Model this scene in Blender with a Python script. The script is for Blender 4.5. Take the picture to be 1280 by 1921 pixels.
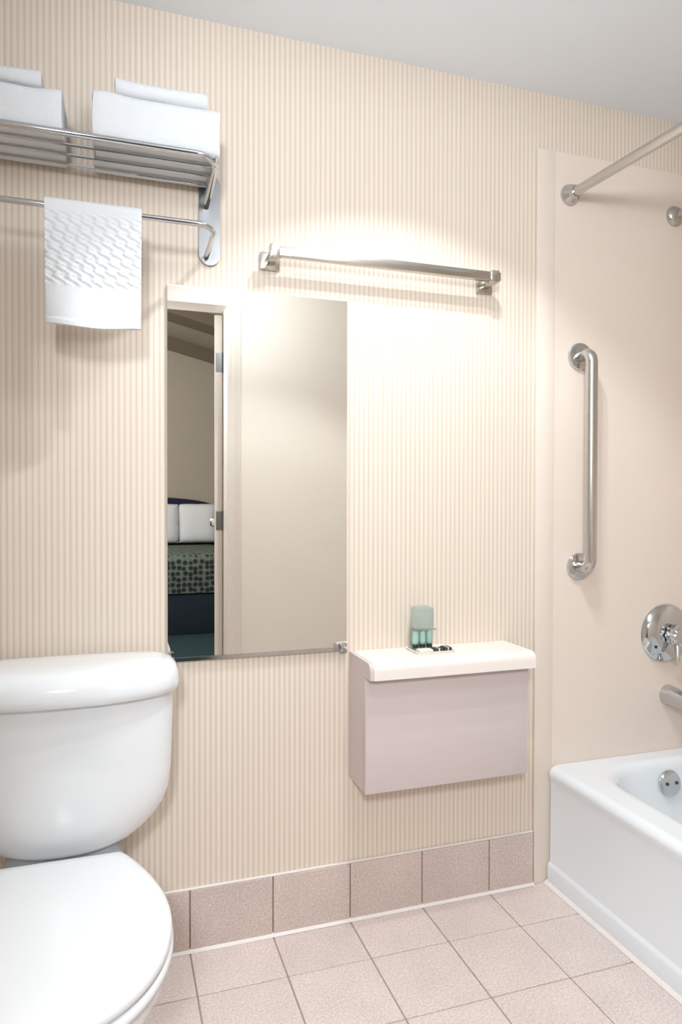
import bpy, bmesh, math, random
from mathutils import Vector, Matrix
random.seed(7)
for o in list(bpy.data.objects): bpy.data.objects.remove(o)
S = bpy.context.scene
COL = S.collection
PI = math.pi

# ------------------------------------------------------------------ camera, world, lights, exposure
CAM_LOC = Vector((0.0, -1.7089, 1.0918))
YAW, PITCH, ROLL, FPX = 0.318356, -0.0130522, 0.0018562, 1300.6
fw = Vector((math.sin(YAW)*math.cos(PITCH), math.cos(YAW)*math.cos(PITCH), math.sin(PITCH)))
r0 = Vector((math.cos(YAW), -math.sin(YAW), 0)); u0 = r0.cross(fw)
rt = r0*math.cos(ROLL) + u0*math.sin(ROLL); up = -r0*math.sin(ROLL) + u0*math.cos(ROLL)
cd = bpy.data.cameras.new('camera'); cam = bpy.data.objects.new('camera', cd); COL.objects.link(cam)
cd.sensor_fit = 'VERTICAL'; cd.sensor_height = 36.0; cd.lens = FPX/1921*36.0; cd.clip_start = 0.02
cam.matrix_world = Matrix(((rt.x, up.x, -fw.x, CAM_LOC.x), (rt.y, up.y, -fw.y, CAM_LOC.y), (rt.z, up.z, -fw.z, CAM_LOC.z), (0, 0, 0, 1)))
S.camera = cam

w = bpy.data.worlds.new('world'); S.world = w; w.use_nodes = True
w.node_tree.nodes['Background'].inputs[0].default_value = (0.8, 0.85, 1.0, 1)
w.node_tree.nodes['Background'].inputs[1].default_value = 0.05

def lamp(name, kind, loc, energy, color, target=None, **kw):
    d = bpy.data.lights.new(name, kind); d.energy = energy; d.color = color
    for k, v in kw.items(): setattr(d, k, v)
    o = bpy.data.objects.new(name, d); COL.objects.link(o); o.location = loc
    if target is not None:
        o.rotation_euler = (Vector(target) - Vector(loc)).to_track_quat('-Z', 'Y').to_euler()
    return o
SPOT_A, SPOT_B = (0.685, -0.535, 2.245), (0.635, -0.700, 2.245)
WARM = (0.90, 0.95, 1.0)
for nm, p_ in (('ceiling_lamp_light', SPOT_A), ('ceiling_lamp_light', SPOT_B)):
    lamp(nm, 'SPOT', p_, 24.0, WARM, (p_[0], p_[1], 0), spot_size=math.radians(110), spot_blend=0.22, shadow_soft_size=0.022)
# added ambient fill: under the ceiling, and on the fill stand behind the camera
COOL = (0.87, 0.935, 1.0)
CEIL_FILL = (0.50, -1.06, 2.00)
lamp('ceiling_fill_light', 'POINT', CEIL_FILL, 10.0, COOL, shadow_soft_size=0.12)
ENTRY_FILL = (-0.30, -2.45, 1.80)
lamp('entry_fill_light', 'POINT', ENTRY_FILL, 105.0, COOL, shadow_soft_size=0.15)
lamp('bedroom_light', 'AREA', (-0.9, -4.4, 2.7), 14.0, (1.0, 0.96, 0.90), (0.2, -5.0, 0), shape='RECTANGLE', size=0.8, size_y=0.8)
vs = S.view_settings
S.display_settings.display_device = 'sRGB'
vs.view_transform = 'Standard'; vs.look = 'None'; vs.exposure = 0.23; vs.gamma = 1.0; vs.use_curve_mapping = False

# ------------------------------------------------------------------ materials
def nt(name):
    m = bpy.data.materials.new(name); m.use_nodes = True
    n = m.node_tree.nodes; l = m.node_tree.links
    return m, n, l, n['Principled BSDF']
def srgb(r, g, b):
    f = lambda c: (c/255/12.92) if c/255 <= 0.04045 else ((c/255+0.055)/1.055)**2.4
    return (f(r), f(g), f(b), 1)
def mat(name, col, rough=0.5, metal=0.0, var=0.0, scale=20.0, bump=0.0, bscale=None, coat=0.0, spec=None, detail=3.0):
    m, n, l, b = nt(name)
    b.inputs['Roughness'].default_value = rough; b.inputs['Metallic'].default_value = metal
    if coat: b.inputs['Coat Weight'].default_value = coat; b.inputs['Coat Roughness'].default_value = 0.05
    if spec is not None: b.inputs['Specular IOR Level'].default_value = spec
    tc = n.new('ShaderNodeTexCoord')
    no = n.new('ShaderNodeTexNoise'); no.inputs['Scale'].default_value = scale; no.inputs['Detail'].default_value = detail
    l.new(tc.outputs['Object'], no.inputs['Vector'])
    mx = n.new('ShaderNodeMix'); mx.data_type = 'RGBA'
    c = Vector(col[:3])
    mx.inputs['A'].default_value = (*(c*(1-var)), 1); mx.inputs['B'].default_value = (*[min(1, v) for v in c*(1+var)], 1)
    l.new(no.outputs['Fac'], mx.inputs['Factor']); l.new(mx.outputs['Result'], b.inputs['Base Color'])
    if bump:
        nb = n.new('ShaderNodeTexNoise'); nb.inputs['Scale'].default_value = bscale or scale*4; nb.inputs['Detail'].default_value = 4
        l.new(tc.outputs['Object'], nb.inputs['Vector'])
        bp = n.new('ShaderNodeBump'); bp.inputs['Strength'].default_value = bump; bp.inputs['Distance'].default_value = 0.002
        l.new(nb.outputs['Fac'], bp.inputs['Height']); l.new(bp.outputs['Normal'], b.inputs['Normal'])
    return m

def stripe_paper():
    m, n, l, b = nt('striped wallpaper')
    b.inputs['Roughness'].default_value = 0.62; b.inputs['Specular IOR Level'].default_value = 0.3
    tc = n.new('ShaderNodeTexCoord'); sp = n.new('ShaderNodeSeparateXYZ'); l.new(tc.outputs['Object'], sp.inputs[0])
    dv = n.new('ShaderNodeMath'); dv.operation = 'DIVIDE'; dv.inputs[1].default_value = 0.0133; l.new(sp.outputs['X'], dv.inputs[0])
    fr = n.new('ShaderNodeMath'); fr.operation = 'FRACT'; l.new(dv.outputs[0], fr.inputs[0])
    rp = n.new('ShaderNodeValToRGB'); l.new(fr.outputs[0], rp.inputs[0])
    light = (0.815, 0.715, 0.615, 1); mid = (0.745, 0.640, 0.537, 1); dark = (0.635, 0.522, 0.420, 1)
    e = rp.color_ramp.elements
    e[0].position = 0.0; e[0].color = dark; e[1].position = 1.0; e[1].color = dark
    for pos, c in ((0.13, dark), (0.27, mid), (0.50, light), (0.72, light), (0.86, mid)):
        x = rp.color_ramp.elements.new(pos); x.color = c
    # alternate stripes a little fainter, like the woven print
    no = n.new('ShaderNodeTexNoise'); no.inputs['Scale'].default_value = 5.0
    mp = n.new('ShaderNodeMapping'); mp.inputs['Scale'].default_value = (14, 1, 0.6)
    l.new(tc.outputs['Object'], mp.inputs[0]); l.new(mp.outputs[0], no.inputs['Vector'])
    mr = n.new('ShaderNodeMapRange'); mr.inputs['From Min'].default_value = 0.35; mr.inputs['From Max'].default_value = 0.65
    mr.inputs['To Min'].default_value = 0.12; mr.inputs['To Max'].default_value = 0.45
    l.new(no.outputs['Fac'], mr.inputs['Value'])
    mx = n.new('ShaderNodeMix'); mx.data_type = 'RGBA'; mx.inputs['B'].default_value = (0.745, 0.642, 0.540, 1)
    l.new(mr.outputs[0], mx.inputs['Factor']); l.new(rp.outputs[0], mx.inputs['A'])
    l.new(mx.outputs['Result'], b.inputs['Base Color'])
    return m

def tile_mat(name, col, dark):
    m, n, l, b = nt(name)
    b.inputs['Roughness'].default_value = 0.42
    tc = n.new('ShaderNodeTexCoord'); oi = n.new('ShaderNodeObjectInfo')
    ad = n.new('ShaderNodeVectorMath'); ad.operation = 'ADD'; l.new(tc.outputs['Object'], ad.inputs[0]); l.new(oi.outputs['Location'], ad.inputs[1])
    n1 = n.new('ShaderNodeTexNoise'); n1.inputs['Scale'].default_value = 190; n1.inputs['Detail'].default_value = 6; l.new(ad.outputs[0], n1.inputs['Vector'])
    n2 = n.new('ShaderNodeTexNoise'); n2.inputs['Scale'].default_value = 9; n2.inputs['Detail'].default_value = 3; l.new(ad.outputs[0], n2.inputs['Vector'])
    r1 = n.new('ShaderNodeValToRGB'); l.new(n1.outputs['Fac'], r1.inputs[0])
    r1.color_ramp.elements[0].position = 0.30; r1.color_ramp.elements[0].color = dark
    r1.color_ramp.elements[1].position = 0.66; r1.color_ramp.elements[1].color = col
    mr = n.new('ShaderNodeMapRange'); mr.inputs['To Min'].default_value = 0.90; mr.inputs['To Max'].default_value = 1.10; l.new(n2.outputs['Fac'], mr.inputs['Value'])
    m2 = n.new('ShaderNodeMapRange'); m2.inputs['To Min'].default_value = 0.97; m2.inputs['To Max'].default_value = 1.03; l.new(oi.outputs['Random'], m2.inputs['Value'])
    mu = n.new('ShaderNodeMath'); mu.operation = 'MULTIPLY'; l.new(mr.outputs[0], mu.inputs[0]); l.new(m2.outputs[0], mu.inputs[1])
    sc = n.new('ShaderNodeVectorMath'); sc.operation = 'SCALE'; l.new(r1.outputs[0], sc.inputs[0]); l.new(mu.outputs[0], sc.inputs['Scale'])
    l.new(sc.outputs[0], b.inputs['Base Color'])
    bp = n.new('ShaderNodeBump'); bp.inputs['Strength'].default_value = 0.12; bp.inputs['Distance'].default_value = 0.001
    l.new(n1.outputs['Fac'], bp.inputs['Height']); l.new(bp.outputs[0], b.inputs['Normal'])
    return m

M = {}
M['paper'] = stripe_paper()
M['cream'] = mat('cream wall paint', (0.79, 0.72, 0.63), 0.6, var=0.02, scale=6, bump=0.05, bscale=300)
M['ceil'] = mat('ceiling paint', (0.855, 0.895, 0.94), 0.7, var=0.015, scale=5, bump=0.06, bscale=240)
M['panel'] = mat('surround panel', (0.80, 0.69, 0.60), 0.32, var=0.025, scale=5, spec=0.4)
M['batten'] = mat('surround batten', (0.79, 0.69, 0.60), 0.40, var=0.02, scale=5, spec=0.4)
M['tile'] = tile_mat('floor tile', (0.83, 0.725, 0.68, 1), (0.62, 0.515, 0.465, 1))
M['tile_shaded'] = tile_mat('shaded base tile', (0.72, 0.60, 0.545, 1), (0.52, 0.42, 0.375, 1))  # same tile as the floor, grazing shade put into the colour
M['grout'] = mat('grout', (0.40, 0.30, 0.245), 0.9, var=0.15, scale=60)
M['caulk'] = mat('caulk', (0.86, 0.80, 0.76), 0.5, var=0.04, scale=40)
M['white'] = mat('vitreous china', (0.83, 0.845, 0.86), 0.12, var=0.005, coat=0.4)
M['enamel'] = mat('tub enamel', (0.845, 0.885, 0.915), 0.14, var=0.006, coat=0.3)
M['seat'] = mat('seat plastic', (0.84, 0.85, 0.86), 0.22, var=0.005)
M['chrome'] = mat('chrome', (0.62, 0.635, 0.65), 0.10, 1.0, var=0.03, scale=30)
M['steel'] = mat('satin steel', (0.60, 0.585, 0.565), 0.24, 1.0, var=0.06, scale=60)
M['nickel'] = mat('brushed nickel', (0.58, 0.555, 0.51), 0.22, 1.0, var=0.06, scale=50)
M['plate'] = mat('brushed steel plate', (0.20, 0.20, 0.20), 0.30, 1.0, var=0.08, scale=40)
M['darkmetal'] = mat('dark slot', (0.05, 0.05, 0.05), 0.4, 0.3, var=0.05)
M['shelf_shade'] = mat('shaded china grey', (0.42, 0.43, 0.45), 0.6, var=0.05)  # white china in the tank gap, its shade put into the grey
M['terry'] = mat('terry cloth', (0.76, 0.77, 0.785), 0.95, var=0.03, scale=120, bump=0.5, bscale=700, spec=0.1)
M['linen'] = mat('white linen', (0.90, 0.90, 0.92), 0.9, var=0.02, scale=20)
M['mauve'] = mat('mauve laminate', (0.66, 0.565, 0.555), 0.38, var=0.02, scale=8)
M['ledge'] = mat('cream laminate', (0.88, 0.80, 0.745), 0.30, var=0.02, scale=10)
M['trimw'] = mat('cream gloss trim', (0.74, 0.665, 0.59), 0.35, var=0.01)
M['mgreen'] = mat('green lotion', (0.40, 0.62, 0.54), 0.25, var=0.12, scale=30)
M['cap'] = mat('dark cap', (0.03, 0.045, 0.035), 0.35, var=0.1)
M['paperw'] = mat('soap wrapper', (0.80, 0.76, 0.68), 0.6, var=0.06, scale=60)
M['ink'] = mat('black wrapper', (0.05, 0.045, 0.04), 0.5, var=0.1)
M['bedwall'] = mat('taupe bedroom wall', (0.50, 0.43, 0.34), 0.8, var=0.03, scale=3)
M['bedbeam'] = mat('brown bedroom beam', (0.20, 0.15, 0.105), 0.7, var=0.06, scale=8)
M['navy'] = mat('navy upholstery', (0.012, 0.012, 0.05), 0.8, var=0.1)
M['skirt'] = mat('dark teal bed skirt', (0.010, 0.020, 0.030), 0.9, var=0.3, scale=12)
M['carpet'] = mat('dark teal carpet', (0.018, 0.045, 0.055), 0.95, var=0.35, scale=160, bump=0.4, bscale=500)
M['bulb'] = mat('bulb glass', (0.9, 0.9, 0.88), 0.3)
b_ = M['bulb'].node_tree.nodes['Principled BSDF']; b_.inputs['Emission Color'].default_value = (1, 0.95, 0.88, 1); b_.inputs['Emission Strength'].default_value = 4
mm, n_, l_, b_ = nt('mirror silver'); b_.inputs['Metallic'].default_value = 1; b_.inputs['Roughness'].default_value = 0.0
b_.inputs['Base Color'].default_value = (0.90, 0.90, 0.88, 1); M['mirror'] = mm
def clear(name, col, rough, alpha):
    m, n, l, b = nt(name); b.inputs['Base Color'].default_value = col; b.inputs['Roughness'].default_value = rough
    b.inputs['Transmission Weight'].default_value = alpha; b.inputs['IOR'].default_value = 1.3
    return m
M['acrylic'] = clear('green tinted acrylic', (0.90, 0.96, 0.93, 1), 0.08, 0.9)
M['frost'] = clear('frosted green acrylic', (0.82, 0.89, 0.85, 1), 0.35, 0.8)

def spread_mat():
    m, n, l, b = nt('patterned bedspread'); b.inputs['Roughness'].default_value = 0.9
    tc = n.new('ShaderNodeTexCoord'); vo = n.new('ShaderNodeTexVoronoi'); vo.inputs['Scale'].default_value = 22; vo.inputs['Randomness'].default_value = 0.35
    l.new(tc.outputs['Object'], vo.inputs['Vector'])
    rp = n.new('ShaderNodeValToRGB'); l.new(vo.outputs['Distance'], rp.inputs[0])
    e = rp.color_ramp.elements
    e[0].position = 0.0; e[0].color = (0.02, 0.015, 0.02, 1); e[1].position = 0.36; e[1].color = (0.02, 0.02, 0.02, 1)
    x = e.new(0.46); x.color = (0.10, 0.13, 0.10, 1); x = e.new(0.75); x.color = (0.15, 0.18, 0.14, 1)
    l.new(rp.outputs[0], b.inputs['Base Color']); return m
M['spread'] = spread_mat()

# ------------------------------------------------------------------ helpers
def tag(o, label=None, cat=None, group=None, kind=None):
    if label: o['label'] = label
    if cat: o['category'] = cat
    if group: o['group'] = group
    if kind: o['kind'] = kind
    return o
ORG = {}
def thing(name, label, cat, loc, group=None):
    o = bpy.data.objects.new(name, None); COL.objects.link(o); o.location = loc; o.empty_display_size = 0.05
    ORG[o] = Vector(loc); return tag(o, label, cat, group)
def obj(name, bm, m, parent=None, loc=None, smooth=35):
    """bm in world coordinates -> one mesh object; origin at the parent's root or at loc"""
    org = ORG[parent] if parent is not None else Vector(loc or (0, 0, 0))
    bmesh.ops.recalc_face_normals(bm, faces=bm.faces)
    bmesh.ops.translate(bm, verts=bm.verts, vec=-org)
    me = bpy.data.meshes.new(name); bm.to_mesh(me); bm.free()
    me.materials.append(M[m])
    if smooth:
        for p in me.polygons: p.use_smooth = True
        me.set_sharp_from_angle(angle=math.radians(smooth))
    o = bpy.data.objects.new(name, me); COL.objects.link(o)
    if parent is not None: o.parent = parent
    else: o.location = org
    ORG[o] = org
    return o
def struct(name, bm, m, parent=None, label=None):
    o = obj(name, bm, m, parent)
    if parent is None: o['kind'] = 'structure'
    if label: o['label'] = label
    return o
def NB(): return bmesh.new()
def box(bm, x0, x1, y0, y1, z0, z1, bev=0.0, seg=2):
    r = bmesh.ops.create_cube(bm, size=1.0); vs_ = r['verts']
    for v in vs_:
        v.co = Vector(((x0+x1)/2 + v.co.x*(x1-x0), (y0+y1)/2 + v.co.y*(y1-y0), (z0+z1)/2 + v.co.z*(z1-z0)))
    if bev:
        ed = list({e for v in vs_ for e in v.link_edges})
        bmesh.ops.bevel(bm, geom=ed, offset=bev, segments=seg, profile=0.5, affect='EDGES')
    return bm
def loft(bm, rings, cap0=True, cap1=True, closed=True):
    R = [[bm.verts.new(p) for p in r] for r in rings]
    n = len(R[0])
    for a, b in zip(R[:-1], R[1:]):
        for i in range(n if closed else n-1):
            j = (i+1) % n
            bm.faces.new((a[i], a[j], b[j], b[i]))
    if cap0: bm.faces.new(R[0])
    if cap1: bm.faces.new(R[-1])
    return R
def fillet(pts, r, seg=8):
    P = [Vector(p) for p in pts]; out = [P[0]]
    for a, b, c in zip(P[:-2], P[1:-1], P[2:]):
        d1 = (a-b).normalized(); d2 = (c-b).normalized(); ang = d1.angle(d2)
        t = min(r/math.tan(ang/2), (a-b).length*0.49, (c-b).length*0.49); rr = t*math.tan(ang/2)
        cen = b + (d1+d2).normalized()*(rr/math.sin(ang/2))
        s = b+d1*t-cen; e = b+d2*t-cen; tot = s.angle(e)
        for k in range(seg+1):
            f = k/seg; out.append(cen + (s*math.sin((1-f)*tot)+e*math.sin(f*tot))/math.sin(tot))
    out.append(P[-1]); return out
def tube(bm, pts, r, n=16, caps=True, sq=False):
    P = [Vector(p) for p in pts]; rings = []
    t = (P[1]-P[0]).normalized(); ref = Vector((0, 0, 1)) if abs(t.z) < 0.9 else Vector((0, 1, 0))
    nrm = (ref - t*ref.dot(t)).normalized()
    for i, p in enumerate(P):
        a = (P[i]-P[i-1]).normalized() if i else (P[1]-P[0]).normalized()
        b = (P[i+1]-P[i]).normalized() if i < len(P)-1 else a
        t = (a+b).normalized(); nrm = (nrm - t*nrm.dot(t)).normalized(); bn = t.cross(nrm)
        rad = r[i] if isinstance(r, (list, tuple)) else r
        rings.append([p + (nrm*math.cos(2*PI*k/n) + bn*math.sin(2*PI*k/n))*rad for k in range(n)])
    loft(bm, rings, caps, caps); return bm
def lathe(bm, c, axis, prof, n=32):
    """prof: list of (radius, distance along axis)"""
    a = Vector(axis).normalized(); ref = Vector((0, 0, 1)) if abs(a.z) < 0.9 else Vector((1, 0, 0))
    u = (ref - a*ref.dot(a)).normalized(); v = a.cross(u); c = Vector(c)
    rings = [[c + a*h + (u*math.cos(2*PI*k/n)+v*math.sin(2*PI*k/n))*max(r, 1e-5) for k in range(n)] for r, h in prof]
    loft(bm, rings, True, True); return bm
def extrude_profile(bm, prof, axis, a, b, bev=0.0):
    """prof list of (u,v) in the plane orthogonal to axis ('x': (y,z), 'y': (x,z), 'z': (x,y))"""
    def P(u, v, w):
        return {'x': (w, u, v), 'y': (u, w, v), 'z': (u, v, w)}[axis]
    loft(bm, [[P(u, v, a) for u, v in prof], [P(u, v, b) for u, v in prof]])
    if bev:
        ed = [e for e in bm.edges if e.calc_face_angle(0) > 0.6]
        bmesh.ops.bevel(bm, geom=ed, offset=bev, segments=2, profile=0.5, affect='EDGES')
    return bm
def rrect(x0, x1, y0, y1, r, z, m=10):
    """rounded rectangle ring, m+1 points per corner"""
    out = []
    for cx, cy, a0 in ((x1-r, y1-r, 0), (x0+r, y1-r, PI/2), (x0+r, y0+r, PI), (x1-r, y0+r, 1.5*PI)):
        for k in range(m+1):
            a = a0 + PI/2*k/m; out.append((cx+r*math.cos(a), cy+r*math.sin(a), z))
    return out

# ------------------------------------------------------------------ the setting
CEIL = 2.257; XL, XR = -0.95, 1.955; YF = -1.53; YB = -1.65
struct('wall_back', box(NB(), XL-0.1, XR+0.1, 0.0, 0.1, -0.05, CEIL+0.05), 'paper', label='cream wall with fine vertical stripes')
struct('wall_left', box(NB(), XL-0.1, XL, YB, 0.0, -0.05, CEIL+0.05), 'cream')
struct('wall_right', box(NB(), XR, XR+0.1, YB, 0.0, -0.05, CEIL+0.05), 'cream')
DX0, DX1, DZ = -0.255, 0.520, 2.018
bm = NB(); box(bm, XL, DX0, YB, YF, 0, CEIL); box(bm, DX1, XR, YB, YF, 0, CEIL); box(bm, DX0, DX1, YB, YF, DZ, CEIL)
struct('wall_front', bm, 'cream')
struct('ceiling', box(NB(), XL-0.1, XR+0.1, YB, 0.1, CEIL, CEIL+0.08), 'ceil', label='plain white ceiling')

# floor: grout bed and single tiles
fl = struct('floor', box(NB(), XL, XR, YB, 0.0, -0.06, -0.0025), 'grout', label='square pinkish beige floor tiles with thin dark grout')
PT = 0.2057; X0J = 0.5873; G = 0.0032
xs = sorted([X0J + k*PT for k in range(-8, 4)] + [XL, 1.187]); xs = [x for x in xs if XL-1e-6 <= x <= 1.19]
ys = [0.0] + [-0.166 - k*PT for k in range(7)] + [YB]
cache = {}
def tile_mesh(wd, dp, th, key, mk):
    if (key, round(wd, 4), round(dp, 4)) not in cache:
        bm = box(NB(), -wd/2, wd/2, -dp/2, dp/2, -th, 0, 0.0016, 2)
        me = bpy.data.meshes.new('tile'); bm.to_mesh(me); bm.free(); me.materials.append(M[mk]); cache[(key, round(wd, 4), round(dp, 4))] = me
    return cache[(key, round(wd, 4), round(dp, 4))]
for xa, xb in zip(xs[:-1], xs[1:]):
    for ya, yb in zip(ys[:-1], ys[1:]):
        if xb-xa < 0.02 or ya-yb < 0.02: continue
        o = bpy.data.objects.new('tile', tile_mesh(xb-xa-G, ya-yb-G, 0.008, 'f', 'tile')); COL.objects.link(o)
        o.parent = fl; o.location = ((xa+xb)/2, (ya+yb)/2, random.uniform(-0.0004, 0.0002))
# tiled baseboard
BX1 = 1.1425; BH = 0.151
bb = struct('baseboard_back', box(NB(), XL, BX1, -0.005, -0.0005, 0.0, BH), 'grout', label='row of beige tiles in painted shade along the foot of the striped wall')
for xa, xb in zip([x for x in xs if x < BX1], [x for x in xs[1:] if x < BX1] + [BX1]):
    wd = xb-xa-G; key = ('b', round(wd, 4))
    if key not in cache:
        bm = box(NB(), -wd/2, wd/2, -0.0095, 0.0, 0.0, BH-0.006, 0.0014, 2)
        me = bpy.data.meshes.new('tile'); bm.to_mesh(me); bm.free(); me.materials.append(M['tile_shaded']); cache[key] = me
    o = bpy.data.objects.new('tile', cache[key]); COL.objects.link(o); o.parent = bb; o.location = ((xa+xb)/2, -0.0008, 0.005)
bm = NB(); extrude_profile(bm, [(-0.0165, 0.0006), (-0.002, 0.0006), (-0.002, 0.0075), (-0.0095, 0.0075)], 'x', XL, BX1)
obj('caulk_line', bm, 'caulk', bb)
bm = NB(); box(bm, XL, BX1, -0.0085, -0.0004, BH-0.0008, BH+0.0032, 0.001, 1); obj('grout_line', bm, 'caulk', bb)

# shower surround: flat panel on the tub end of the wall with a batten along its edge
sp = struct('wall_shower', box(NB(), 1.200, XR, -0.0050, -0.0003, 0.0, 2.100, 0.001, 1), 'panel', label='plain beige shower surround panel behind the tub fittings')
struct('trim_1', box(NB(), 1.1445, 1.2035, -0.0085, -0.0004, 0.0, 2.098, 0.002, 2), 'batten', label='flat beige batten along the edge of the shower panel')
sr = struct('wall_shower_side', box(NB(), XR-0.005, XR-0.0003, YF, -0.006, 0.30, 2.10, 0.001, 1), 'panel')

# door opening seen in the mirror: jamb, casing, leaf swung into the bedroom
bm = NB()
box(bm, DX1-0.0155, DX1, YB, YF, 0, DZ); box(bm, DX0, DX0+0.0155, YB, YF, 0, DZ); box(bm, DX0, DX1, YB, YF, DZ-0.018, DZ)
struct('trim_2', bm, 'trimw', label='cream door jamb lining the bathroom doorway')
CW = 0.064; JX1 = DX1-0.0155; JX0 = DX0+0.0155; JZ = DZ-0.018
def casing(yw, s):
    bm = NB()
    # stepped profile, mitred frame: rings of (x, y, z) round the opening
    prof = [(0.0, 0.0), (0.0, 0.010), (0.012, 0.012), (0.020, 0.008), (0.050, 0.013), (0.060, 0.018), (0.064, 0.014), (0.064, 0.0)]
    st = []
    for px_, pz_, ox, oz in ((JX1, 0.0, 1, 0), (JX1, JZ, 1, 1), (JX0, JZ, -1, 1), (JX0, 0.0, -1, 0)):
        st.append([(px_+ox*a, yw + s*h, pz_+oz*a) for a, h in prof])
    loft(bm, st); return bm
struct('trim_3', casing(YF, 1), 'trimw', label='cream moulded casing around the bathroom doorway')
struct('trim_4', casing(YB, -1), 'trimw')
HX, HY = JX1-0.002, YB-0.010
door = bpy.data.objects.new('door_1', None); COL.objects.link(door); door.location = (HX, HY, 0); door['kind'] = 'structure'
door['label'] = 'cream door standing open, seen edge-on in the mirror'
door.rotation_euler = (0, 0, math.radians(11.0)); ORG[door] = Vector((0, 0, 0))
# local: leaf runs along -Y from the hinge, thickness towards -X
obj('leaf', box(NB(), -0.038, 0.0, -0.735, 0.0, 0.012, JZ-0.008, 0.002, 1), 'trimw', door)
for hz in (1.765, 1.005, 0.22):
    bm = NB(); box(bm, -0.030, 0.004, -0.001, 0.0025, hz-0.045, hz+0.045, 0.0005, 1)
    tube(bm, [(0.004, 0.004, hz-0.048), (0.004, 0.004, hz+0.048)], 0.006, 10)
    obj('hinge', bm, 'plate', door)
for sx in (-0.075, 0.037):
    bm = NB(); lathe(bm, (-0.038 if sx < 0 else 0.0, -0.67, 0.98), (-1 if sx < 0 else 1, 0, 0), [(0.030, 0), (0.030, 0.006), (0.012, 0.010), (0.011, 0.030), (0.024, 0.036), (0.027, 0.050), (0.020, 0.060), (0.0, 0.062)], 20)
    obj('door_knob', bm, 'nickel', door)

# bedroom beyond the doorway (seen in the mirror)
BY = -5.72; BXL, BXR = -2.6, 2.4
def roof(x): return 2.81 - 0.245*(x-0.55)
struct('floor_bedroom', box(NB(), BXL, BXR, BY, YB, -0.06, 0.0), 'carpet', label='dark teal bedroom carpet')
bm = NB(); extrude_profile(bm, [(BXL, 0), (BXR, 0), (BXR, roof(BXR)), (BXL, roof(BXL))], 'y', BY-0.1, BY); struct('wall_bedroom', bm, 'bedwall')
bm = NB(); box(bm, BXL-0.1, BXL, BY-0.1, YB, 0, 3.7); struct('wall_bedroom_left', bm, 'bedwall')
bm = NB(); box(bm, BXR, BXR+0.1, BY-0.1, YB, 0, 2.5); struct('wall_bedroom_right', bm, 'bedwall')
bm = NB(); extrude_profile(bm, [(BXL-0.1, CEIL+0.08), (BXR, CEIL+0.08), (BXR, CEIL+0.13), (BXL-0.1, roof(BXL)+0.05)], 'y', YB, YB+0.1); struct('wall_bedroom_front', bm, 'bedwall')
bm = NB(); box(bm, BXL-0.1, XL-0.1, YB, YB+0.1, 0, CEIL+0.08); box(bm, XR+0.1, BXR, YB, YB+0.1, 0, CEIL+0.08); struct('wall_bedroom_side', bm, 'bedwall')
bm = NB(); extrude_profile(bm, [(BXL-0.1, roof(BXL-0.1)), (BXR+0.1, roof(BXR+0.1)), (BXR+0.1, roof(BXR+0.1)+0.06), (BXL-0.1, roof(BXL-0.1)+0.06)], 'y', BY-0.1, YB+0.1); struct('ceiling_bedroom', bm, 'bedwall')
bm = NB(); extrude_profile(bm, [(BXL, roof(BXL)-0.135), (BXR, roof(BXR)-0.135), (BXR, roof(BXR)-0.001), (BXL, roof(BXL)-0.001)], 'y', BY+0.001, BY+0.03); struct('trim_5', bm, 'bedbeam')
bm = NB(); extrude_profile(bm, [(BXL, roof(BXL)-0.10), (BXR, roof(BXR)-0.10), (BXR, roof(BXR)-0.001), (BXL, roof(BXL)-0.001)], 'y', -4.75, -4.45); struct('trim_6', bm, 'bedbeam', label='brown beam under the sloping bedroom ceiling')

# ------------------------------------------------------------------ bed and pillows
bed = thing('bed', 'bed with green patterned spread and navy headboard, reflected in the mirror', 'bed', (0.28, -4.85, 0))
bx0, bx1 = -0.48, 1.04
obj('bed_skirt', box(NB(), bx0+0.03, bx1-0.03, -5.58, -4.14, 0.0, 0.36, 0.01, 2), 'skirt', bed)
bm = NB()
rings = [rrect(bx0, bx1, -5.60, -4.12, 0.06, 0.345), rrect(bx0-0.006, bx1+0.006, -5.60, -4.112, 0.06, 0.50), rrect(bx0, bx1, -5.60, -4.12, 0.07, 0.62), rrect(bx0+0.03, bx1-0.03, -5.58, -4.15, 0.07, 0.655), rrect(bx0+0.10, bx1-0.10, -5.52, -4.22, 0.06, 0.665)]
loft(bm, rings); obj('bedspread', bm, 'spread', bed, smooth=60)
bm = NB(); prof = [(bx0, 0.1), (bx1, 0.1)] + [(bx1 - (bx1-bx0)*k/24, 1.00 + 0.150*math.sin(PI*k/24)**0.3) for k in range(25)]
extrude_profile(bm, prof, 'y', -5.70, -5.64, 0.008); obj('headboard', bm, 'navy', bed)
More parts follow.
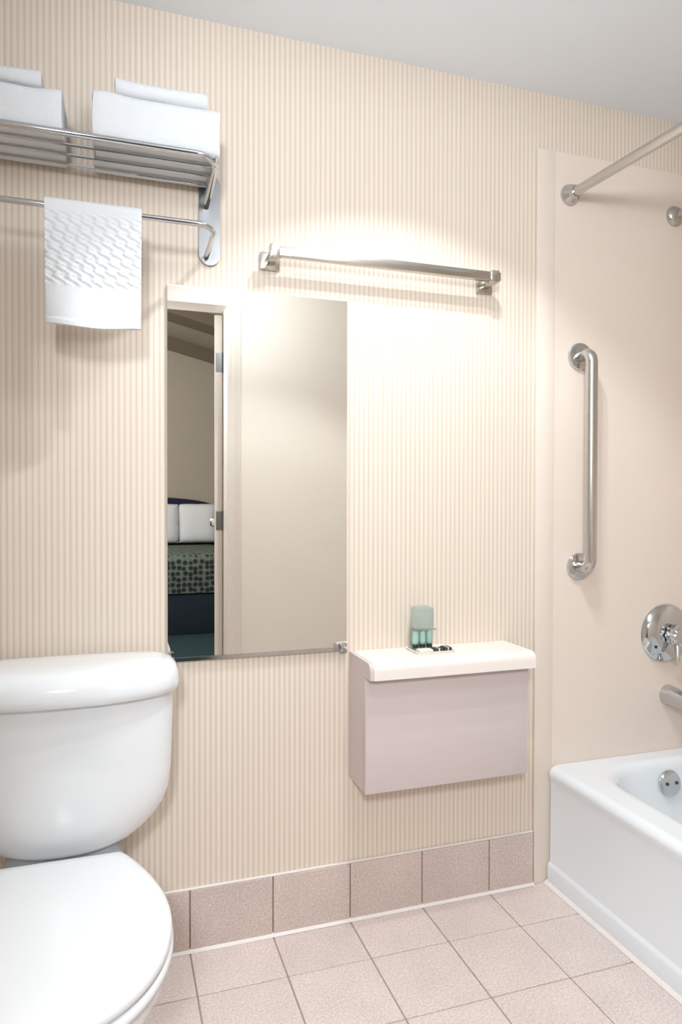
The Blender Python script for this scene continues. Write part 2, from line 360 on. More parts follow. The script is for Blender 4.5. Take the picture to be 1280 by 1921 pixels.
def pillow(x0, x1, y, tilt, label):
    bm = NB(); cx = (x0+x1)/2; hw = (x1-x0)/2; hh = 0.206; N = 18; zc = 0.675+hh
    for s in (1, -1):
        g = [[None]*(N+1) for _ in range(N+1)]
        for i in range(N+1):
            for j in range(N+1):
                u = -1+2*i/N; v = -1+2*j/N
                t = 0.085*((1-u**4)*(1-v**4))**0.5
                pin = 1 - 0.05*(abs(u)*abs(v))**2 - 0.04*(1-abs(u)*abs(v))*max(abs(u), abs(v))
                yy = s*t
                z = v*hh*pin; co = Vector((cx+u*hw*pin, y + yy*math.cos(tilt) + z*math.sin(tilt)*-1, zc + z*math.cos(tilt)))
                g[i][j] = bm.verts.new(co)
        for i in range(N):
            for j in range(N): bm.faces.new((g[i][j], g[i+1][j], g[i+1][j+1], g[i][j+1]))
    bmesh.ops.remove_doubles(bm, verts=bm.verts, dist=0.0005)
    o = obj('pillow', bm, 'linen', None, (cx, y, 0.67), smooth=80)
    return tag(o, label, 'pillow', 'white pillows on the bed')
pillow(0.625, 1.02, -5.48, 0.12, 'white pillow nearest the open door, reflected in the mirror')
pillow(0.06, 0.64, -5.46, 0.14, 'white pillow cut off by the left edge of the mirror')

# ------------------------------------------------------------------ bathtub
tub = thing('bathtub', 'white enamel bathtub with flat apron, at the shower wall', 'bathtub', (1.57, -0.76, 0))
TX0, TX1, TY0, TY1, TZ = 1.185, 1.945, -1.522, -0.006, 0.334
bm = NB(); rr = 0.012
def tr(d, z, r=None): return rrect(TX0+d, TX1-d, TY0+d*0.0, TY1-d*0.0, r or rr, z, 6)
rings = [rrect(TX0, TX1, TY0, TY1, rr, 0.001, 6), rrect(TX0, TX1, TY0, TY1, rr, 0.050, 6), rrect(TX0+0.003, TX1, TY0, TY1, rr, 0.057, 6), rrect(TX0+0.007, TX1, TY0, TY1, rr, 0.060, 6), rrect(TX0+0.0085, TX1, TY0, TY1, rr, 0.064, 6),
         rrect(TX0+0.010, TX1, TY0, TY1, rr, 0.280, 6), rrect(TX0+0.0085, TX1, TY0, TY1, rr, 0.298, 6)]
for k in range(0, 7):
    a = PI/2*k/6; rings.append(rrect(TX0+0.005+0.022*(1-math.cos(a)), TX1, TY0, TY1, rr, TZ-0.022+0.022*math.sin(a), 6))
IX0, IX1, IY0, IY1 = 1.285, 1.885, -1.46, -0.062
def ir(d, z, r, e=0.0): return rrect(IX0+d, IX1-d, IY0+d+e, IY1-d*0.75, r, z, 6)
rings += [rrect(TX0+0.029, TX1, TY0, TY1, rr, TZ, 6), ir(-0.018, TZ, 0.15), ir(-0.012, TZ, 0.15), ir(0.0, TZ-0.002, 0.15), ir(0.010, TZ-0.010, 0.15), ir(0.017, TZ-0.025, 0.15), ir(0.024, 0.26, 0.15, 0.02), ir(0.045, 0.14, 0.15, 0.08), ir(0.065, 0.075, 0.14, 0.12), ir(0.11, 0.045, 0.10, 0.14), ir(0.20, 0.040, 0.06, 0.2)]
loft(bm, rings, True, True); obj('tub_body', bm, 'enamel', tub, smooth=40)
bm = NB(); extrude_profile(bm, [(TX0-0.010, 0.0005), (TX0+0.002, 0.0005), (TX0+0.002, 0.009), (TX0-0.003, 0.007)], 'y', TY0, -0.010); obj('caulk_line', bm, 'caulk', tub)
ov = obj('overflow_plate', lathe(NB(), (1.555, -0.0855, 0.270), (0, -1, 0.22), [(0.037, 0), (0.037, 0.004), (0.033, 0.008), (0.010, 0.0095), (0.0, 0.0095)], 32), 'chrome', tub)
for dx in (-0.017, 0.017):
    obj('screw', lathe(NB(), (1.555+dx, -0.0945, 0.272), (0, -1, 0.22), [(0.005, 0), (0.005, 0.0015), (0.0, 0.002)], 12), 'darkmetal', ov)
obj('drain', lathe(NB(), (1.555, -0.34, 0.0405), (0, 0, 1), [(0.034, 0), (0.034, 0.003), (0.024, 0.004), (0.022, 0.001), (0.0, 0.001)], 28), 'chrome', tub)

# ------------------------------------------------------------------ tub fittings on the shower panel
WY = -0.0052
t = thing('shower_valve', 'round chrome shower valve with knob, above the tub spout', 'shower valve', (1.608, WY, 0.695))
esc = obj('escutcheon', lathe(NB(), (1.608, WY, 0.695), (0, -1, 0), [(0.090, 0), (0.0905, 0.003), (0.086, 0.012), (0.074, 0.021), (0.056, 0.027), (0.040, 0.029), (0.0, 0.029)], 48), 'chrome', t)
for dx, dz in ((-0.055, -0.035), (0.055, 0.035)):
    obj('screw', lathe(NB(), (1.608+dx, WY-0.0235, 0.695+dz), (0, -1, 0), [(0.005, 0), (0.005, 0.002), (0.0, 0.003)], 12), 'darkmetal', esc)
obj('stem', lathe(NB(), (1.608, WY-0.028, 0.695), (0, -1, 0), [(0.024, 0), (0.024, 0.010), (0.017, 0.014), (0.017, 0.034)], 28), 'darkmetal', t)
bm = NB()
prof = [(0.020, 0.030), (0.029, 0.033), (0.031, 0.046), (0.029, 0.060), (0.022, 0.067), (0.0, 0.069)]
N = 40; rings = []
for r, h in prof:
    rings.append([(1.608 + (max(r, 1e-4)*(1+0.09*math.cos(8*2*PI*k/N)))*math.cos(2*PI*k/N), WY-h, 0.695 + (max(r, 1e-4)*(1+0.09*math.cos(8*2*PI*k/N)))*math.sin(2*PI*k/N)) for k in range(N)])
loft(bm, rings); obj('knob', bm, 'chrome', t)
bm = NB(); tube(bm, [(1.608, WY-0.050, 0.672), (1.602, WY-0.058, 0.640), (1.598, WY-0.062, 0.622)], [0.009, 0.007, 0.008], 12); obj('lever', bm, 'chrome', t)

t = thing('tub_spout', 'short chrome tub spout above the overflow plate', 'tub spout', (1.620, WY, 0.505))
bm = NB(); rings = []
for yy, rx, rz, dz in ((0, 0.031, 0.031, 0), (-0.004, 0.0315, 0.0315, 0), (-0.03, 0.029, 0.029, 0.0), (-0.08, 0.027, 0.026, -0.002), (-0.115, 0.0265, 0.027, -0.006), (-0.132, 0.022, 0.024, -0.012), (-0.139, 0.010, 0.012, -0.016)):
    rings.append([(1.620+rx*math.cos(2*PI*k/28), WY+yy, 0.505+dz+rz*math.sin(2*PI*k/28)) for k in range(28)])
loft(bm, rings); obj('body', bm, 'chrome', t)
obj('outlet', lathe(NB(), (1.620, WY-0.112, 0.478), (0, 0, -1), [(0.017, 0), (0.017, 0.014), (0.013, 0.014), (0.013, 0.004), (0.0, 0.004)], 20), 'chrome', t)
obj('diverter', lathe(NB(), (1.620, WY-0.105, 0.521), (0, 0, 1), [(0.004, 0), (0.004, 0.018), (0.008, 0.020), (0.008, 0.028), (0.0, 0.030)], 16), 'chrome', t)

t = thing('shower', 'small bronze toned shower pipe flange high on the shower panel', 'shower head', (1.632, WY, 1.968))
obj('flange', lathe(NB(), (1.632, WY, 1.968), (0, -1, 0), [(0.031, 0), (0.031, 0.003), (0.025, 0.012), (0.014, 0.017), (0.0, 0.017)], 28), 'nickel', t)
bm = NB(); tube(bm, fillet([(1.632, WY-0.012, 1.968), (1.632, -0.07, 1.972), (1.632, -0.16, 1.910)], 0.05), 0.0105, 14); obj('arm', bm, 'nickel', t)
a = Vector((0, -0.09, -0.062)).normalized()
obj('shower_head', lathe(NB(), Vector((1.632, -0.158, 1.912)), a, [(0.013, 0), (0.016, 0.012), (0.016, 0.022), (0.022, 0.034), (0.038, 0.058), (0.040, 0.066), (0.036, 0.069), (0.0, 0.069)], 28), 'nickel', t)

t = thing('curtain_rod', 'bare satin steel shower curtain rod running out from the panel', 'curtain rod', (1.252, WY, 1.979))
ra, rb = Vector((1.252, WY-0.002, 1.979)), Vector((1.300, YF+0.002, 1.936))
bm = NB(); tube(bm, [ra, rb], 0.0135, 20); obj('rod', bm, 'steel', t)
d = (rb-ra).normalized()
for c, ax in ((Vector((1.252, WY, 1.979)), (0, -1, 0)), (Vector((1.300, YF, 1.936)), (0, 1, 0))):
    f = obj('flange', lathe(NB(), c, ax, [(0.029, 0), (0.030, 0.004), (0.027, 0.012), (0.019, 0.019), (0.0165, 0.024), (0.0165, 0.034), (0.0, 0.034)], 28), 'steel', t)

t = thing('grab_bar', 'vertical satin steel grab bar on the shower panel', 'grab bar', (1.2905, WY, 0.908))
bm = NB(); tube(bm, fillet([(1.2905, WY-0.002, 1.518), (1.2905, -0.060, 1.518), (1.2905, -0.060, 0.908), (1.2905, WY-0.002, 0.908)], 0.045, 10), 0.0175, 20); obj('bar', bm, 'steel', t)
for z in (1.518, 0.908):
    obj('flange', lathe(NB(), (1.2905, WY, z), (0, -1, 0), [(0.039, 0), (0.040, 0.003), (0.038, 0.009), (0.031, 0.0115), (0.019, 0.0125), (0.0, 0.0125)], 32), 'chrome', t)

# ------------------------------------------------------------------ towel bar above the mirror
t = thing('towel_bar', 'empty square chrome towel bar above the mirror', 'towel bar', (0.675, 0, 1.697))
obj('bar', box(NB(), 0.372, 0.994, -0.065, -0.047, 1.689, 1.712, 0.0015, 2), 'nickel', t)
for x in (0.3735, 0.9765):
    pz = 1.6925
    pl = obj('wall_plate', box(NB(), x-0.0245, x+0.0245, -0.010, -0.0003, pz-0.022, pz+0.022, 0.003, 2), 'nickel', t)
    bm = NB(); box(bm, x-0.010, x+0.010, -0.058, -0.008, pz-0.010, pz+0.010, 0.002, 2); obj('post', bm, 'nickel', t)
    bm = NB(); box(bm, x-0.0115, x+0.0115, -0.068, -0.044, 1.684, 1.716, 0.002, 2); obj('end_block', bm, 'nickel', t)

# ------------------------------------------------------------------ mirror
MX0, MX1, MZ0, MZ1 = 0.1245, 0.5765, 0.714, 1.6115
t = thing('wall_mirror', 'tall frameless wall mirror reflecting the doorway', 'mirror', (0.35, 0, MZ0))
obj('backing', box(NB(), MX0, MX1, -0.0060, -0.0005, MZ0, MZ1, 0.0), 'nickel', t)
obj('glass', box(NB(), MX0, MX1, -0.0085, -0.0062, MZ0, MZ1, 0.0), 'mirror', t, smooth=0)
bm = NB(); extrude_profile(bm, [(-0.0125, MZ0-0.004), (-0.0003, MZ0-0.004), (-0.0003, MZ0-0.001), (-0.0098, MZ0-0.001), (-0.0098, MZ0+0.0045), (-0.0125, MZ0+0.0045)], 'x', MX0+0.004, MX1-0.008); obj('channel', bm, 'chrome', t)
for x, z in ((MX1-0.004, MZ0+0.001),):
    bm = NB(); box(bm, x-0.016, x+0.003, -0.0165, -0.0095, z-0.006, z+0.014, 0.0015, 2); box(bm, x-0.016, x+0.003, -0.0165, -0.0004, z-0.010, z-0.006, 0.001, 1); obj('clip', bm, 'chrome', t)
bm = NB(); box(bm, MX0+0.002, MX0+0.014, -0.0125, -0.0095, MZ0-0.002, MZ0+0.02, 0.001, 1); obj('clip', bm, 'chrome', t)

# ------------------------------------------------------------------ wall-hung cabinet with ledge top
CX0, CX1, CZ0, CZ1, CF, SF = 0.5865, 1.046, 0.378, 0.704, -0.124, -0.157
t = thing('wall_cabinet', 'mauve laminate wall cabinet with a cream ledge top', 'cabinet', (0.816, 0, CZ0))
def end_profile(dz=0.0):
    p = [(-0.0006, CZ0), (CF+0.0165, CZ0), (CF+0.0165, 0.662), (SF, 0.664)]
    for k in range(0, 7):
        a = PI/2*k/6; p.append((SF+0.020-0.020*math.cos(a), CZ1-0.020+0.020*math.sin(a)-dz))
    return p + [(-0.0006, CZ1-dz)]
for xa, xb in ((CX0, CX0+0.016), (CX1-0.016, CX1)):
    bm = NB(); extrude_profile(bm, end_profile(), 'x', xa, xb); obj('end_panel', bm, 'mauve', t)
obj('front_panel', box(NB(), CX0, CX1, CF, CF+0.016, CZ0-0.002, 0.6615, 0.0012, 2), 'mauve', t)
obj('bottom_panel', box(NB(), CX0+0.0165, CX1-0.0165, CF+0.017, -0.001, CZ0+0.012, CZ0+0.028), 'mauve', t)
bm = NB(); p = [(-0.0007, 0.668), (SF+0.024, 0.668), (SF+0.024, 0.663), (SF-0.001, 0.663)]
for k in range(0, 9):
    a = PI/2*k/8; p.append((SF-0.001+0.020-0.020*math.cos(a), CZ1+0.001-0.020+0.020*math.sin(a)))
p.append((-0.0007, CZ1+0.001))
extrude_profile(bm, p, 'x', CX0+0.010, CX1+0.001); obj('ledge', bm, 'ledge', t)
LZ = CZ1+0.0012

# toiletries on the ledge: acrylic stand with three bottles, tray of wrapped soap
AX, AY = 0.773, -0.050
t = thing('toiletry_tray', 'small pale tray under the green toiletries', 'tray', (0.787, -0.066, LZ))
bm = NB(); loft(bm, [rrect(0.738, 0.842, -0.100, -0.020, 0.008, LZ, 4), rrect(0.736, 0.844, -0.102, -0.018, 0.009, LZ+0.006, 4), rrect(0.739, 0.841, -0.099, -0.021, 0.008, LZ+0.006, 4), rrect(0.741, 0.839, -0.097, -0.023, 0.007, LZ+0.0025, 4)]); obj('dish', bm, 'paperw', t)
TZ2 = LZ+0.0027
t = thing('toiletry_stand', 'translucent green acrylic stand holding three little bottles', 'stand', (AX, AY, TZ2))
obj('base', box(NB(), 0.7415, 0.8075, -0.066, -0.024, TZ2, TZ2+0.004, 0.001, 1), 'acrylic', t)
obj('back_card', box(NB(), 0.7475, 0.8015, -0.0300, -0.0275, TZ2+0.0042, TZ2+0.114, 0.0008, 1), 'frost', t)
bm = NB(); box(bm, 0.7435, 0.8055, -0.0640, -0.0305, TZ2+0.052, TZ2+0.055, 0.0006, 1); obj('shelf', bm, 'acrylic', t)
bm = NB(); box(bm, 0.7480, 0.8010, -0.062, -0.0305, TZ2+0.0555, TZ2+0.110, 0.004, 2); obj('header_box', bm, 'frost', t)
for k, (x, lb) in enumerate(((0.754, 'little green bottle at the left end of the toiletry stand'), (0.774, 'little green bottle in the middle of the toiletry stand'), (0.794, 'little green bottle at the right end of the toiletry stand'))):
    b = thing('toiletry_bottle', lb, 'bottle', (x, -0.047, TZ2+0.0042), 'green bottles in the toiletry stand')
    z0 = TZ2+0.0042
    obj('cap', lathe(NB(), (x, -0.047, z0), (0, 0, 1), [(0.0072, 0), (0.0078, 0.001), (0.0078, 0.009), (0.006, 0.0095)], 16), 'cap', b)
    obj('body', lathe(NB(), (x, -0.047, z0+0.0096), (0, 0, 1), [(0.006, 0), (0.0088, 0.004), (0.0090, 0.012), (0.0086, 0.030), (0.0060, 0.036), (0.0, 0.0365)], 18), 'mgreen', b)
def soap(x0, x1, y0, y1, h, m1, m2, label):
    t = thing('soap_packet', label, 'soap', ((x0+x1)/2, (y0+y1)/2, TZ2))
    obj('wrapper', box(NB(), x0, x1, y0, y1, TZ2, TZ2+h, 0.002, 2), m1, t)
    obj('band', box(NB(), x0+(x1-x0)*0.40, x0+(x1-x0)*0.62, y0-0.0004, y1+0.0004, TZ2-0.0001+0.0002, TZ2+h+0.0004, 0.002, 2), m2, t)
soap(0.744, 0.783, -0.096, -0.071, 0.008, 'paperw', 'paperw', 'cream wrapped soap at the front left of the toiletry tray')
soap(0.787, 0.812, -0.096, -0.071, 0.009, 'ink', 'paperw', 'black soap packet with a pale band, middle of the toiletry tray')
soap(0.815, 0.837, -0.094, -0.066, 0.010, 'ink', 'paperw', 'black soap packet at the right end of the toiletry tray')

# ------------------------------------------------------------------ towel rack, towels, washcloth
t = thing('towel_rack', 'chrome towel shelf with rods, on the striped wall above the toilet', 'towel rack', (-0.085, 0, 1.666))
RC = -0.085; RX = 0.305; RF = -0.182; RZ = 1.845
for s in (1, -1):
    x = RC + s*0.3095
    bm = NB(); rr2 = 0.0255
    prof = [(x+rr2*math.cos(PI*k/12), 1.885-rr2+rr2*math.sin(PI*k/12)) for k in range(13)] + [(x+rr2*math.cos(PI+PI*k/12), 1.666+rr2+rr2*math.sin(PI+PI*k/12)) for k in range(13)]
    extrude_profile(bm, prof, 'y', -0.007, -0.0004, 0.0015); obj('wall_plate', bm, 'plate', t)
xr, xl = RC+RX, RC-RX
bm = NB(); tube(bm, fillet([(xr-0.004, -0.006, 1.806), (xr, RF, RZ), (xl, RF, RZ), (xl+0.004, -0.006, 1.806)], 0.045, 10), 0.0072, 14); obj('front_rail', bm, 'chrome', t)
def armz(y): return 1.806 + (RZ-1.806)*(-y-0.006)/(-RF-0.006)
for y in (-0.045, -0.092, -0.138):
    bm = NB(); tube(bm, [(xl+0.003, y, 1.8425), (xr-0.003, y, 1.8425)], 0.0032, 10); obj('rod', bm, 'chrome', t)
for s in (1, -1):
    x = RC+s*(RX-0.003); bm = NB(); tube(bm, fillet([(x, -0.006, 1.842), (x, RF+0.02, 1.842), (x, RF+0.004, 1.845)], 0.01, 4), 0.004, 10); obj('side_rod', bm, 'chrome', t)
bm = NB(); BYB, BZB = -0.160, 1.703
tube(bm, fillet([(xr-0.004, -0.006, 1.684), (xr-0.001, BYB, BZB), (xl+0.001, BYB, BZB), (xl+0.004, -0.006, 1.684)], 0.04, 10), 0.0062, 14); obj('towel_rail', bm, 'chrome', t)

def noise3(p, s):
    from mathutils import noise
    return noise.noise(Vector(p)*s)
def fold_profile(y0, y1, z0, z1, th, seg=8):
    """outline of a thick sheet wrapped as a U, fold at y0 (front), ends at y1 (back)"""
    h = z1-z0; ro = min(0.022, h/2-0.001); ri = max(ro-th*0.6, 0.004)
    out = []
    def arc(cy, cz, r, a0, a1):
        for k in range(seg+1):
            a = a0+(a1-a0)*k/seg; out.append((cy+r*math.cos(a), cz+r*math.sin(a)))
    arc(y1-0.006, z0+th/2, th/2, PI/2, -PI/2)          # lower back end
    arc(y0+ro, z0+ro, ro, 1.5*PI, PI)                  # lower front corner
    arc(y0+ro, z1-ro, ro, PI, PI/2)                    # upper front corner
    arc(y1-0.006, z1-th/2, th/2, PI/2, -PI/2)          # upper back end
    arc(y0+th+ri, z1-th-ri, ri, PI/2, PI)
    arc(y0+th+ri, z0+th+ri, ri, PI, 1.5*PI)
    return out
def folded_towel(name, label, x0, x1, y0, y1, z0, z1, layers, rot=0.0):
    bm = NB(); nx = 26; cx, cy = (x0+x1)/2, (y0+y1)/2
    def sweep(prof):
        prof2 = []
        for a, b in zip(prof, prof[1:]+prof[:1]):
            n = max(1, int(math.dist(a, b)/0.012))
            prof2 += [(a[0]+(b[0]-a[0])*k/n, a[1]+(b[1]-a[1])*k/n) for k in range(n)]
        rings = []
        for i in range(nx+1):
            u = i/nx; x = x0+(x1-x0)*u; e = min(u, 1-u)*nx
            sh = 0.0022 if e == 0 else 0.0
            ring = []
            for (y, z) in prof2:
                n1 = noise3((x, y, z), 16)*0.0035; n2 = noise3((x+5, y, z), 16)*0.0030
                zz = z + n2 - 0.004*math.sin(PI*u)*(z-z0)/(z1-z0) if z > z0+0.004 else z
                yy = y + n1 + (sh if y < cy else -sh)
                xx = x + noise3((0.3*x, y*2, z), 9)*0.006
                ring.append((xx, yy, max(zz, z0)))
            rings.append(ring)
        loft(bm, rings)
    th = 0.019
    sweep(fold_profile(y0, y1, z0, z1, th))
    if layers:
        hz = (z1-z0-2*th-0.003)/layers
        for k in range(layers):
            a = z0+th+0.0015+k*hz
            sweep(fold_profile(y0+th+0.004, y1-0.004, a+0.0005, a+hz-0.0005, max(0.006, hz*0.42)))
    o = obj('folded_towel', bm, 'terry', None, (cx, cy, z0), smooth=60)
    o.rotation_euler = (0, 0, rot)
    return tag(o, label, 'towel', 'folded towels on the rack')
TZ0 = 1.8478
folded_towel('bath', 'thick folded white bath towel at the right end of the rack', -0.037, 0.225, -0.174, -0.012, TZ0, 1.957, 3)
folded_towel('hand', 'thin folded white towel on top of the right towel', 0.008, 0.200, -0.155, -0.020, 1.9585, 1.999, 1)
folded_towel('bath', 'thick folded white bath towel cut off by the left edge of the photo', -0.345, -0.096, -0.174, -0.012, TZ0, 1.943, 3)
folded_towel('hand', 'thin folded white towel on top of the left towel', -0.330, -0.135, -0.155, -0.020, 1.9445, 1.984, 1)

# washcloth hanging over the towel rail
def washcloth():
    bm = NB(); X0, X1 = -0.1305, 0.0600; nx = 96; r = 0.0095; zt = BZB; zb = 1.458
    def weave(u, z):
        if z < 1.535 or z > 1.692: return 0.0
        e = min(1, (z-1.535)/0.008, (1.692-z)/0.008)
        p = 0.0098
        st = 0.0042*math.copysign(min(1, abs(3*math.sin(PI*z/p))), math.sin(PI*z/p))
        a = math.sin(PI*(u + z*1.0 + st)/(p*1.25))
        b = math.sin(PI*(z - u*0.15)/p)
        return e*(0.0016*max(-1, min(1, 1.8*a)) + 0.0005*b)
    path = []       # (y offset, z, side) outer line of the sheet, front hem -> over rail -> back hem
    nz = 120
    for k in range(nz+1):
        z = zb + (zt-zb)*k/nz; path.append(('f', z))
    for k in range(1, 12): path.append(('t', PI*k/12))
    for k in range(0, 40): path.append(('b', zt - (zt-zb-0.006)*k/39))
    outer, inner = [], []
    th = 0.006
    for i in range(nx+1):
        u = i/nx; x = X0+(X1-X0)*u; co, ci = [], []
        for kd, v in path:
            if kd == 'f':
                f = (zt-v)/(zt-zb)
                bulge = 0.030*f**1.5*(math.sin(PI*u)**0.8) + 0.004*f*math.sin(2.2*PI*u)
                hem = 0.0016 if v < zb+0.012 else 0
                y = BYB - r - bulge
                sag = -0.011*f*math.sin(PI*min(1, u*1.02))**1.2
                xx = x + (0.0028 if u > 0.5 else -0.0010)*(-f)
                co.append((xx, y-th-weave(x, v)-hem, v+sag)); ci.append((xx, y, v+sag))
            elif kd == 't':
                a = v
                co.append((x, BYB-(r+th)*math.cos(a), zt+(r+th)*math.sin(a))); ci.append((x, BYB-r*math.cos(a), zt+r*math.sin(a)))
            else:
                f = (zt-v)/(zt-zb)
                y = BYB + r + 0.010*f*math.sin(PI*u)
                co.append((x, y+th, v)); ci.append((x, y, v))
        outer.append(co); inner.append(ci)
    rings = [co + ci[::-1] for co, ci in zip(outer, inner)]
    loft(bm, rings)
    return bm
o = obj('washcloth', washcloth(), 'terry', None, (-0.035, BYB, 1.458), smooth=60)
tag(o, 'white woven washcloth hanging over the rail of the towel rack', 'washcloth')

# ------------------------------------------------------------------ toilet
TC = -0.098
t = thing('toilet', 'white two piece toilet with closed lid, below the towel rack', 'toilet', (TC, -0.40, 0))
def plan(hw, yb, yf, bow, z, n=3.6, N=64):
    out = []; cy = (yb+yf)/2; hd = (yb-yf)/2
    for k in range(N):
        a = 2*PI*k/N; c, s = math.cos(a), math.sin(a)
        x = hw*math.copysign(abs(c)**(2/n), c); y = cy + hd*math.copysign(abs(s)**(2/n), s)
        if s < 0: y -= bow*(1-(x/hw)**2)*abs(s)**0.5
        out.append((TC+x, y, z))
    return out
bm = NB()
secs = [(0.104, -0.045, -0.180, 0.022, 0.371), (0.121, -0.040, -0.187, 0.024, 0.3735), (0.145, -0.036, -0.191, 0.026, 0.383), (0.168, -0.034, -0.194, 0.028, 0.400), (0.189, -0.032, -0.197, 0.029, 0.421), (0.206, -0.031, -0.199, 0.030, 0.446), (0.2155, -0.030, -0.201, 0.030, 0.474), (0.220, -0.030, -0.202, 0.030, 0.515), (0.2225, -0.030, -0.201, 0.030, 0.580), (0.224, -0.030, -0.200, 0.030, 0.640), (0.225, -0.030, -0.200, 0.030, 0.6845)]
loft(bm, [plan(*q) for q in secs]); obj('tank', bm, 'white', t, smooth=60)
bm = NB()
secs = [(0.221, -0.030, -0.202, 0.032, 0.685), (0.230, -0.024, -0.214, 0.034, 0.6855), (0.235, -0.021, -0.220, 0.035, 0.690), (0.237, -0.020, -0.222, 0.035, 0.703), (0.236, -0.020, -0.219, 0.035, 0.722), (0.231, -0.021, -0.212, 0.034, 0.736), (0.220, -0.028, -0.199, 0.032, 0.7455), (0.198, -0.045, -0.178, 0.028, 0.7505), (0.12, -0.07, -0.15, 0.018, 0.753), (0.03, -0.10, -0.115, 0.004, 0.7535)]
loft(bm, [plan(*q) for q in secs]); obj('tank_lid', bm, 'white', t, smooth=60)
fl_ = obj('flush_lever', lathe(NB(), (TC-0.2215, -0.150, 0.640), (-1, 0, 0), [(0.014, 0), (0.014, 0.008), (0.010, 0.012), (0.0, 0.012)], 20), 'chrome', t)
bm = NB(); tube(bm, [(TC-0.236, -0.150, 0.640), (TC-0.244, -0.185, 0.634), (TC-0.246, -0.220, 0.628)], [0.005, 0.005, 0.007], 12); obj('lever', bm, 'chrome', fl_)
def egg(back_hw, hw, yb, ym, yf, z, N=72, grow=0.0, pw=0.9):
    """seat outline: straight back edge, widest at ym, round front"""
    out = []; M2 = N//2
    pts = []
    for k in range(M2+1):
        f = k/M2
        if f < 0.14:   # half back edge from centre to corner
            g = f/0.14; pts.append((back_hw*g, yb))
        elif f < 0.50:  # side from corner to widest
            g = (f-0.14)/0.36; s = math.sin(g*PI/2)
            pts.append((back_hw + (hw-back_hw)*s**pw, yb + (ym-yb)*g))
        else:
            g = (f-0.50)/0.50*PI/2; pts.append((hw*math.cos(g)**0.92 if g < PI/2-1e-6 else 0.0, ym + (yf-ym)*math.sin(g)))
    ring = [(TC+x, y, z) for x, y in pts] + [(TC-x, y, z) for x, y in pts[-2:0:-1]]
    if grow:
        cx, cy = TC, (yb+yf)/2
        ring = [(cx+(x-cx)*(1+grow/hw), cy+(y-cy)*(1+grow/((yb-yf)/2)), z) for x, y, z in ring]
    return ring
SE = (0.115, 0.1925, -0.250, -0.500, -0.738)
bm = NB(); z0 = 0.3735
loft(bm, [egg(*SE, z0, grow=-0.030), egg(*SE, z0, grow=-0.003), egg(*SE, z0+0.003, grow=0.0), egg(*SE, z0+0.011, grow=0.0), egg(*SE, z0+0.016, grow=-0.003), egg(*SE, z0+0.0195, grow=-0.011), egg(*SE, z0+0.0215, grow=-0.03), egg(*SE, z0+0.0225, grow=-0.09), egg(*SE, z0+0.023, grow=-0.16)])
obj('seat_lid', bm, 'seat', t, smooth=60)
bm = NB(); z0 = 0.352; SS = (0.115, 0.1945, -0.262, -0.500, -0.742)
loft(bm, [egg(*SS, z0, grow=-0.006), egg(*SS, z0+0.004, grow=0), egg(*SS, z0+0.012, grow=0.0), egg(*SS, z0+0.018, grow=-0.006), egg(*SS, z0+0.0185, grow=-0.05)])
obj('seat', bm, 'seat', t, smooth=60)
bm = NB()
def bowl(hw, bhw, yb, ym, yf, z): return egg(bhw, hw+0.006, yb, ym, yf, z, pw=3.0)
secs = [(0.118, 0.105, -0.150, -0.36, -0.58, 0.0005), (0.116, 0.103, -0.152, -0.36, -0.575, 0.02), (0.106, 0.095, -0.155, -0.36, -0.555, 0.06), (0.104, 0.095, -0.150, -0.38, -0.560, 0.14), (0.118, 0.098, -0.120, -0.42, -0.600, 0.20), (0.148, 0.105, -0.085, -0.46, -0.665, 0.26), (0.172, 0.110, -0.060, -0.485, -0.712, 0.305), (0.181, 0.112, -0.052, -0.495, -0.728, 0.33), (0.182, 0.112, -0.050, -0.495, -0.730, 0.343), (0.178, 0.108, -0.054, -0.495, -0.726, 0.3505), (0.150, 0.09, -0.08, -0.495, -0.69, 0.351)]
loft(bm, [bowl(*s) for s in secs]); obj('bowl', bm, 'white', t, smooth=60)
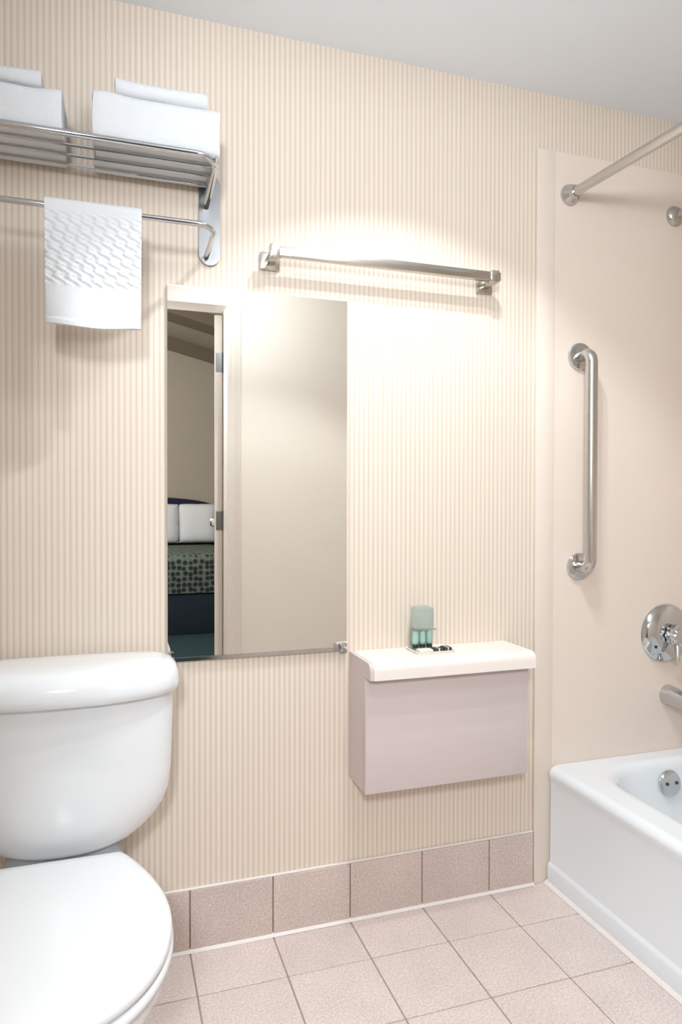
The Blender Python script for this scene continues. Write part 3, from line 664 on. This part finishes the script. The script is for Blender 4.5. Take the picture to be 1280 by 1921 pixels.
bm = NB(); loft(bm, [rrect(TC-0.118, TC+0.118, -0.195, -0.060, 0.03, 0.345, 6), rrect(TC-0.104, TC+0.104, -0.180, -0.062, 0.03, 0.3712, 6)]); obj('tank_shelf', bm, 'shelf_shade', t)  # bowl shelf under the tank, coloured as if in shade
for s in (1, -1):
    obj('seat_hinge', lathe(NB(), (TC+s*0.070, -0.248, 0.351), (0, 0, 1), [(0.013, 0), (0.013, 0.018), (0.010, 0.022), (0.0, 0.022)], 16), 'seat', t)
    obj('bolt_cap', lathe(NB(), (TC+s*0.112, -0.37, 0.0), (0, 0, 1), [(0.018, 0.0), (0.018, 0.014), (0.012, 0.024), (0.0, 0.027)], 16), 'seat', t)

# ------------------------------------------------------------------ recessed downlight above the frame, then bodies for the added fill lights
t = thing('ceiling_light', 'twin recessed downlight in the ceiling', 'ceiling light', (0.660, -0.618, CEIL))
for sx, sy, sz in (SPOT_A, SPOT_B):
    obj('trim_ring', lathe(NB(), (sx, sy, CEIL-0.0004), (0, 0, -1), [(0.070, 0), (0.070, 0.004), (0.062, 0.007), (0.055, 0.006), (0.052, 0.0005)], 32), 'trimw', t)
    obj('lens', lathe(NB(), (sx, sy, CEIL-0.0012), (0, 0, -1), [(0.0515, 0), (0.0515, 0.002), (0.0, 0.004)], 28), 'bulb', t)
t = thing('ceiling_fill_base', 'round base of the added fill light on the ceiling by the doorway', 'ceiling light', (CEIL_FILL[0], CEIL_FILL[1], CEIL))
obj('base', lathe(NB(), (CEIL_FILL[0], CEIL_FILL[1], CEIL-0.0004), (0, 0, -1), [(0.085, 0), (0.085, 0.012), (0.070, 0.020), (0.0, 0.020)], 32), 'nickel', t)
fx, fy, fz = ENTRY_FILL
t = thing('entry_fill_stand', 'added slim nickel fill stand outside the bathroom doorway', 'fill stand', (fx, fy, 0))
obj('base', lathe(NB(), (fx, fy, 0.0004), (0, 0, 1), [(0.13, 0), (0.13, 0.012), (0.10, 0.022), (0.02, 0.030), (0.0, 0.030)], 32), 'nickel', t)
obj('pole', lathe(NB(), (fx, fy, 0.028), (0, 0, 1), [(0.011, 0), (0.011, fz-0.21), (0.035, fz-0.20), (0.040, fz-0.185), (0.0, fz-0.185)], 20), 'nickel', t)
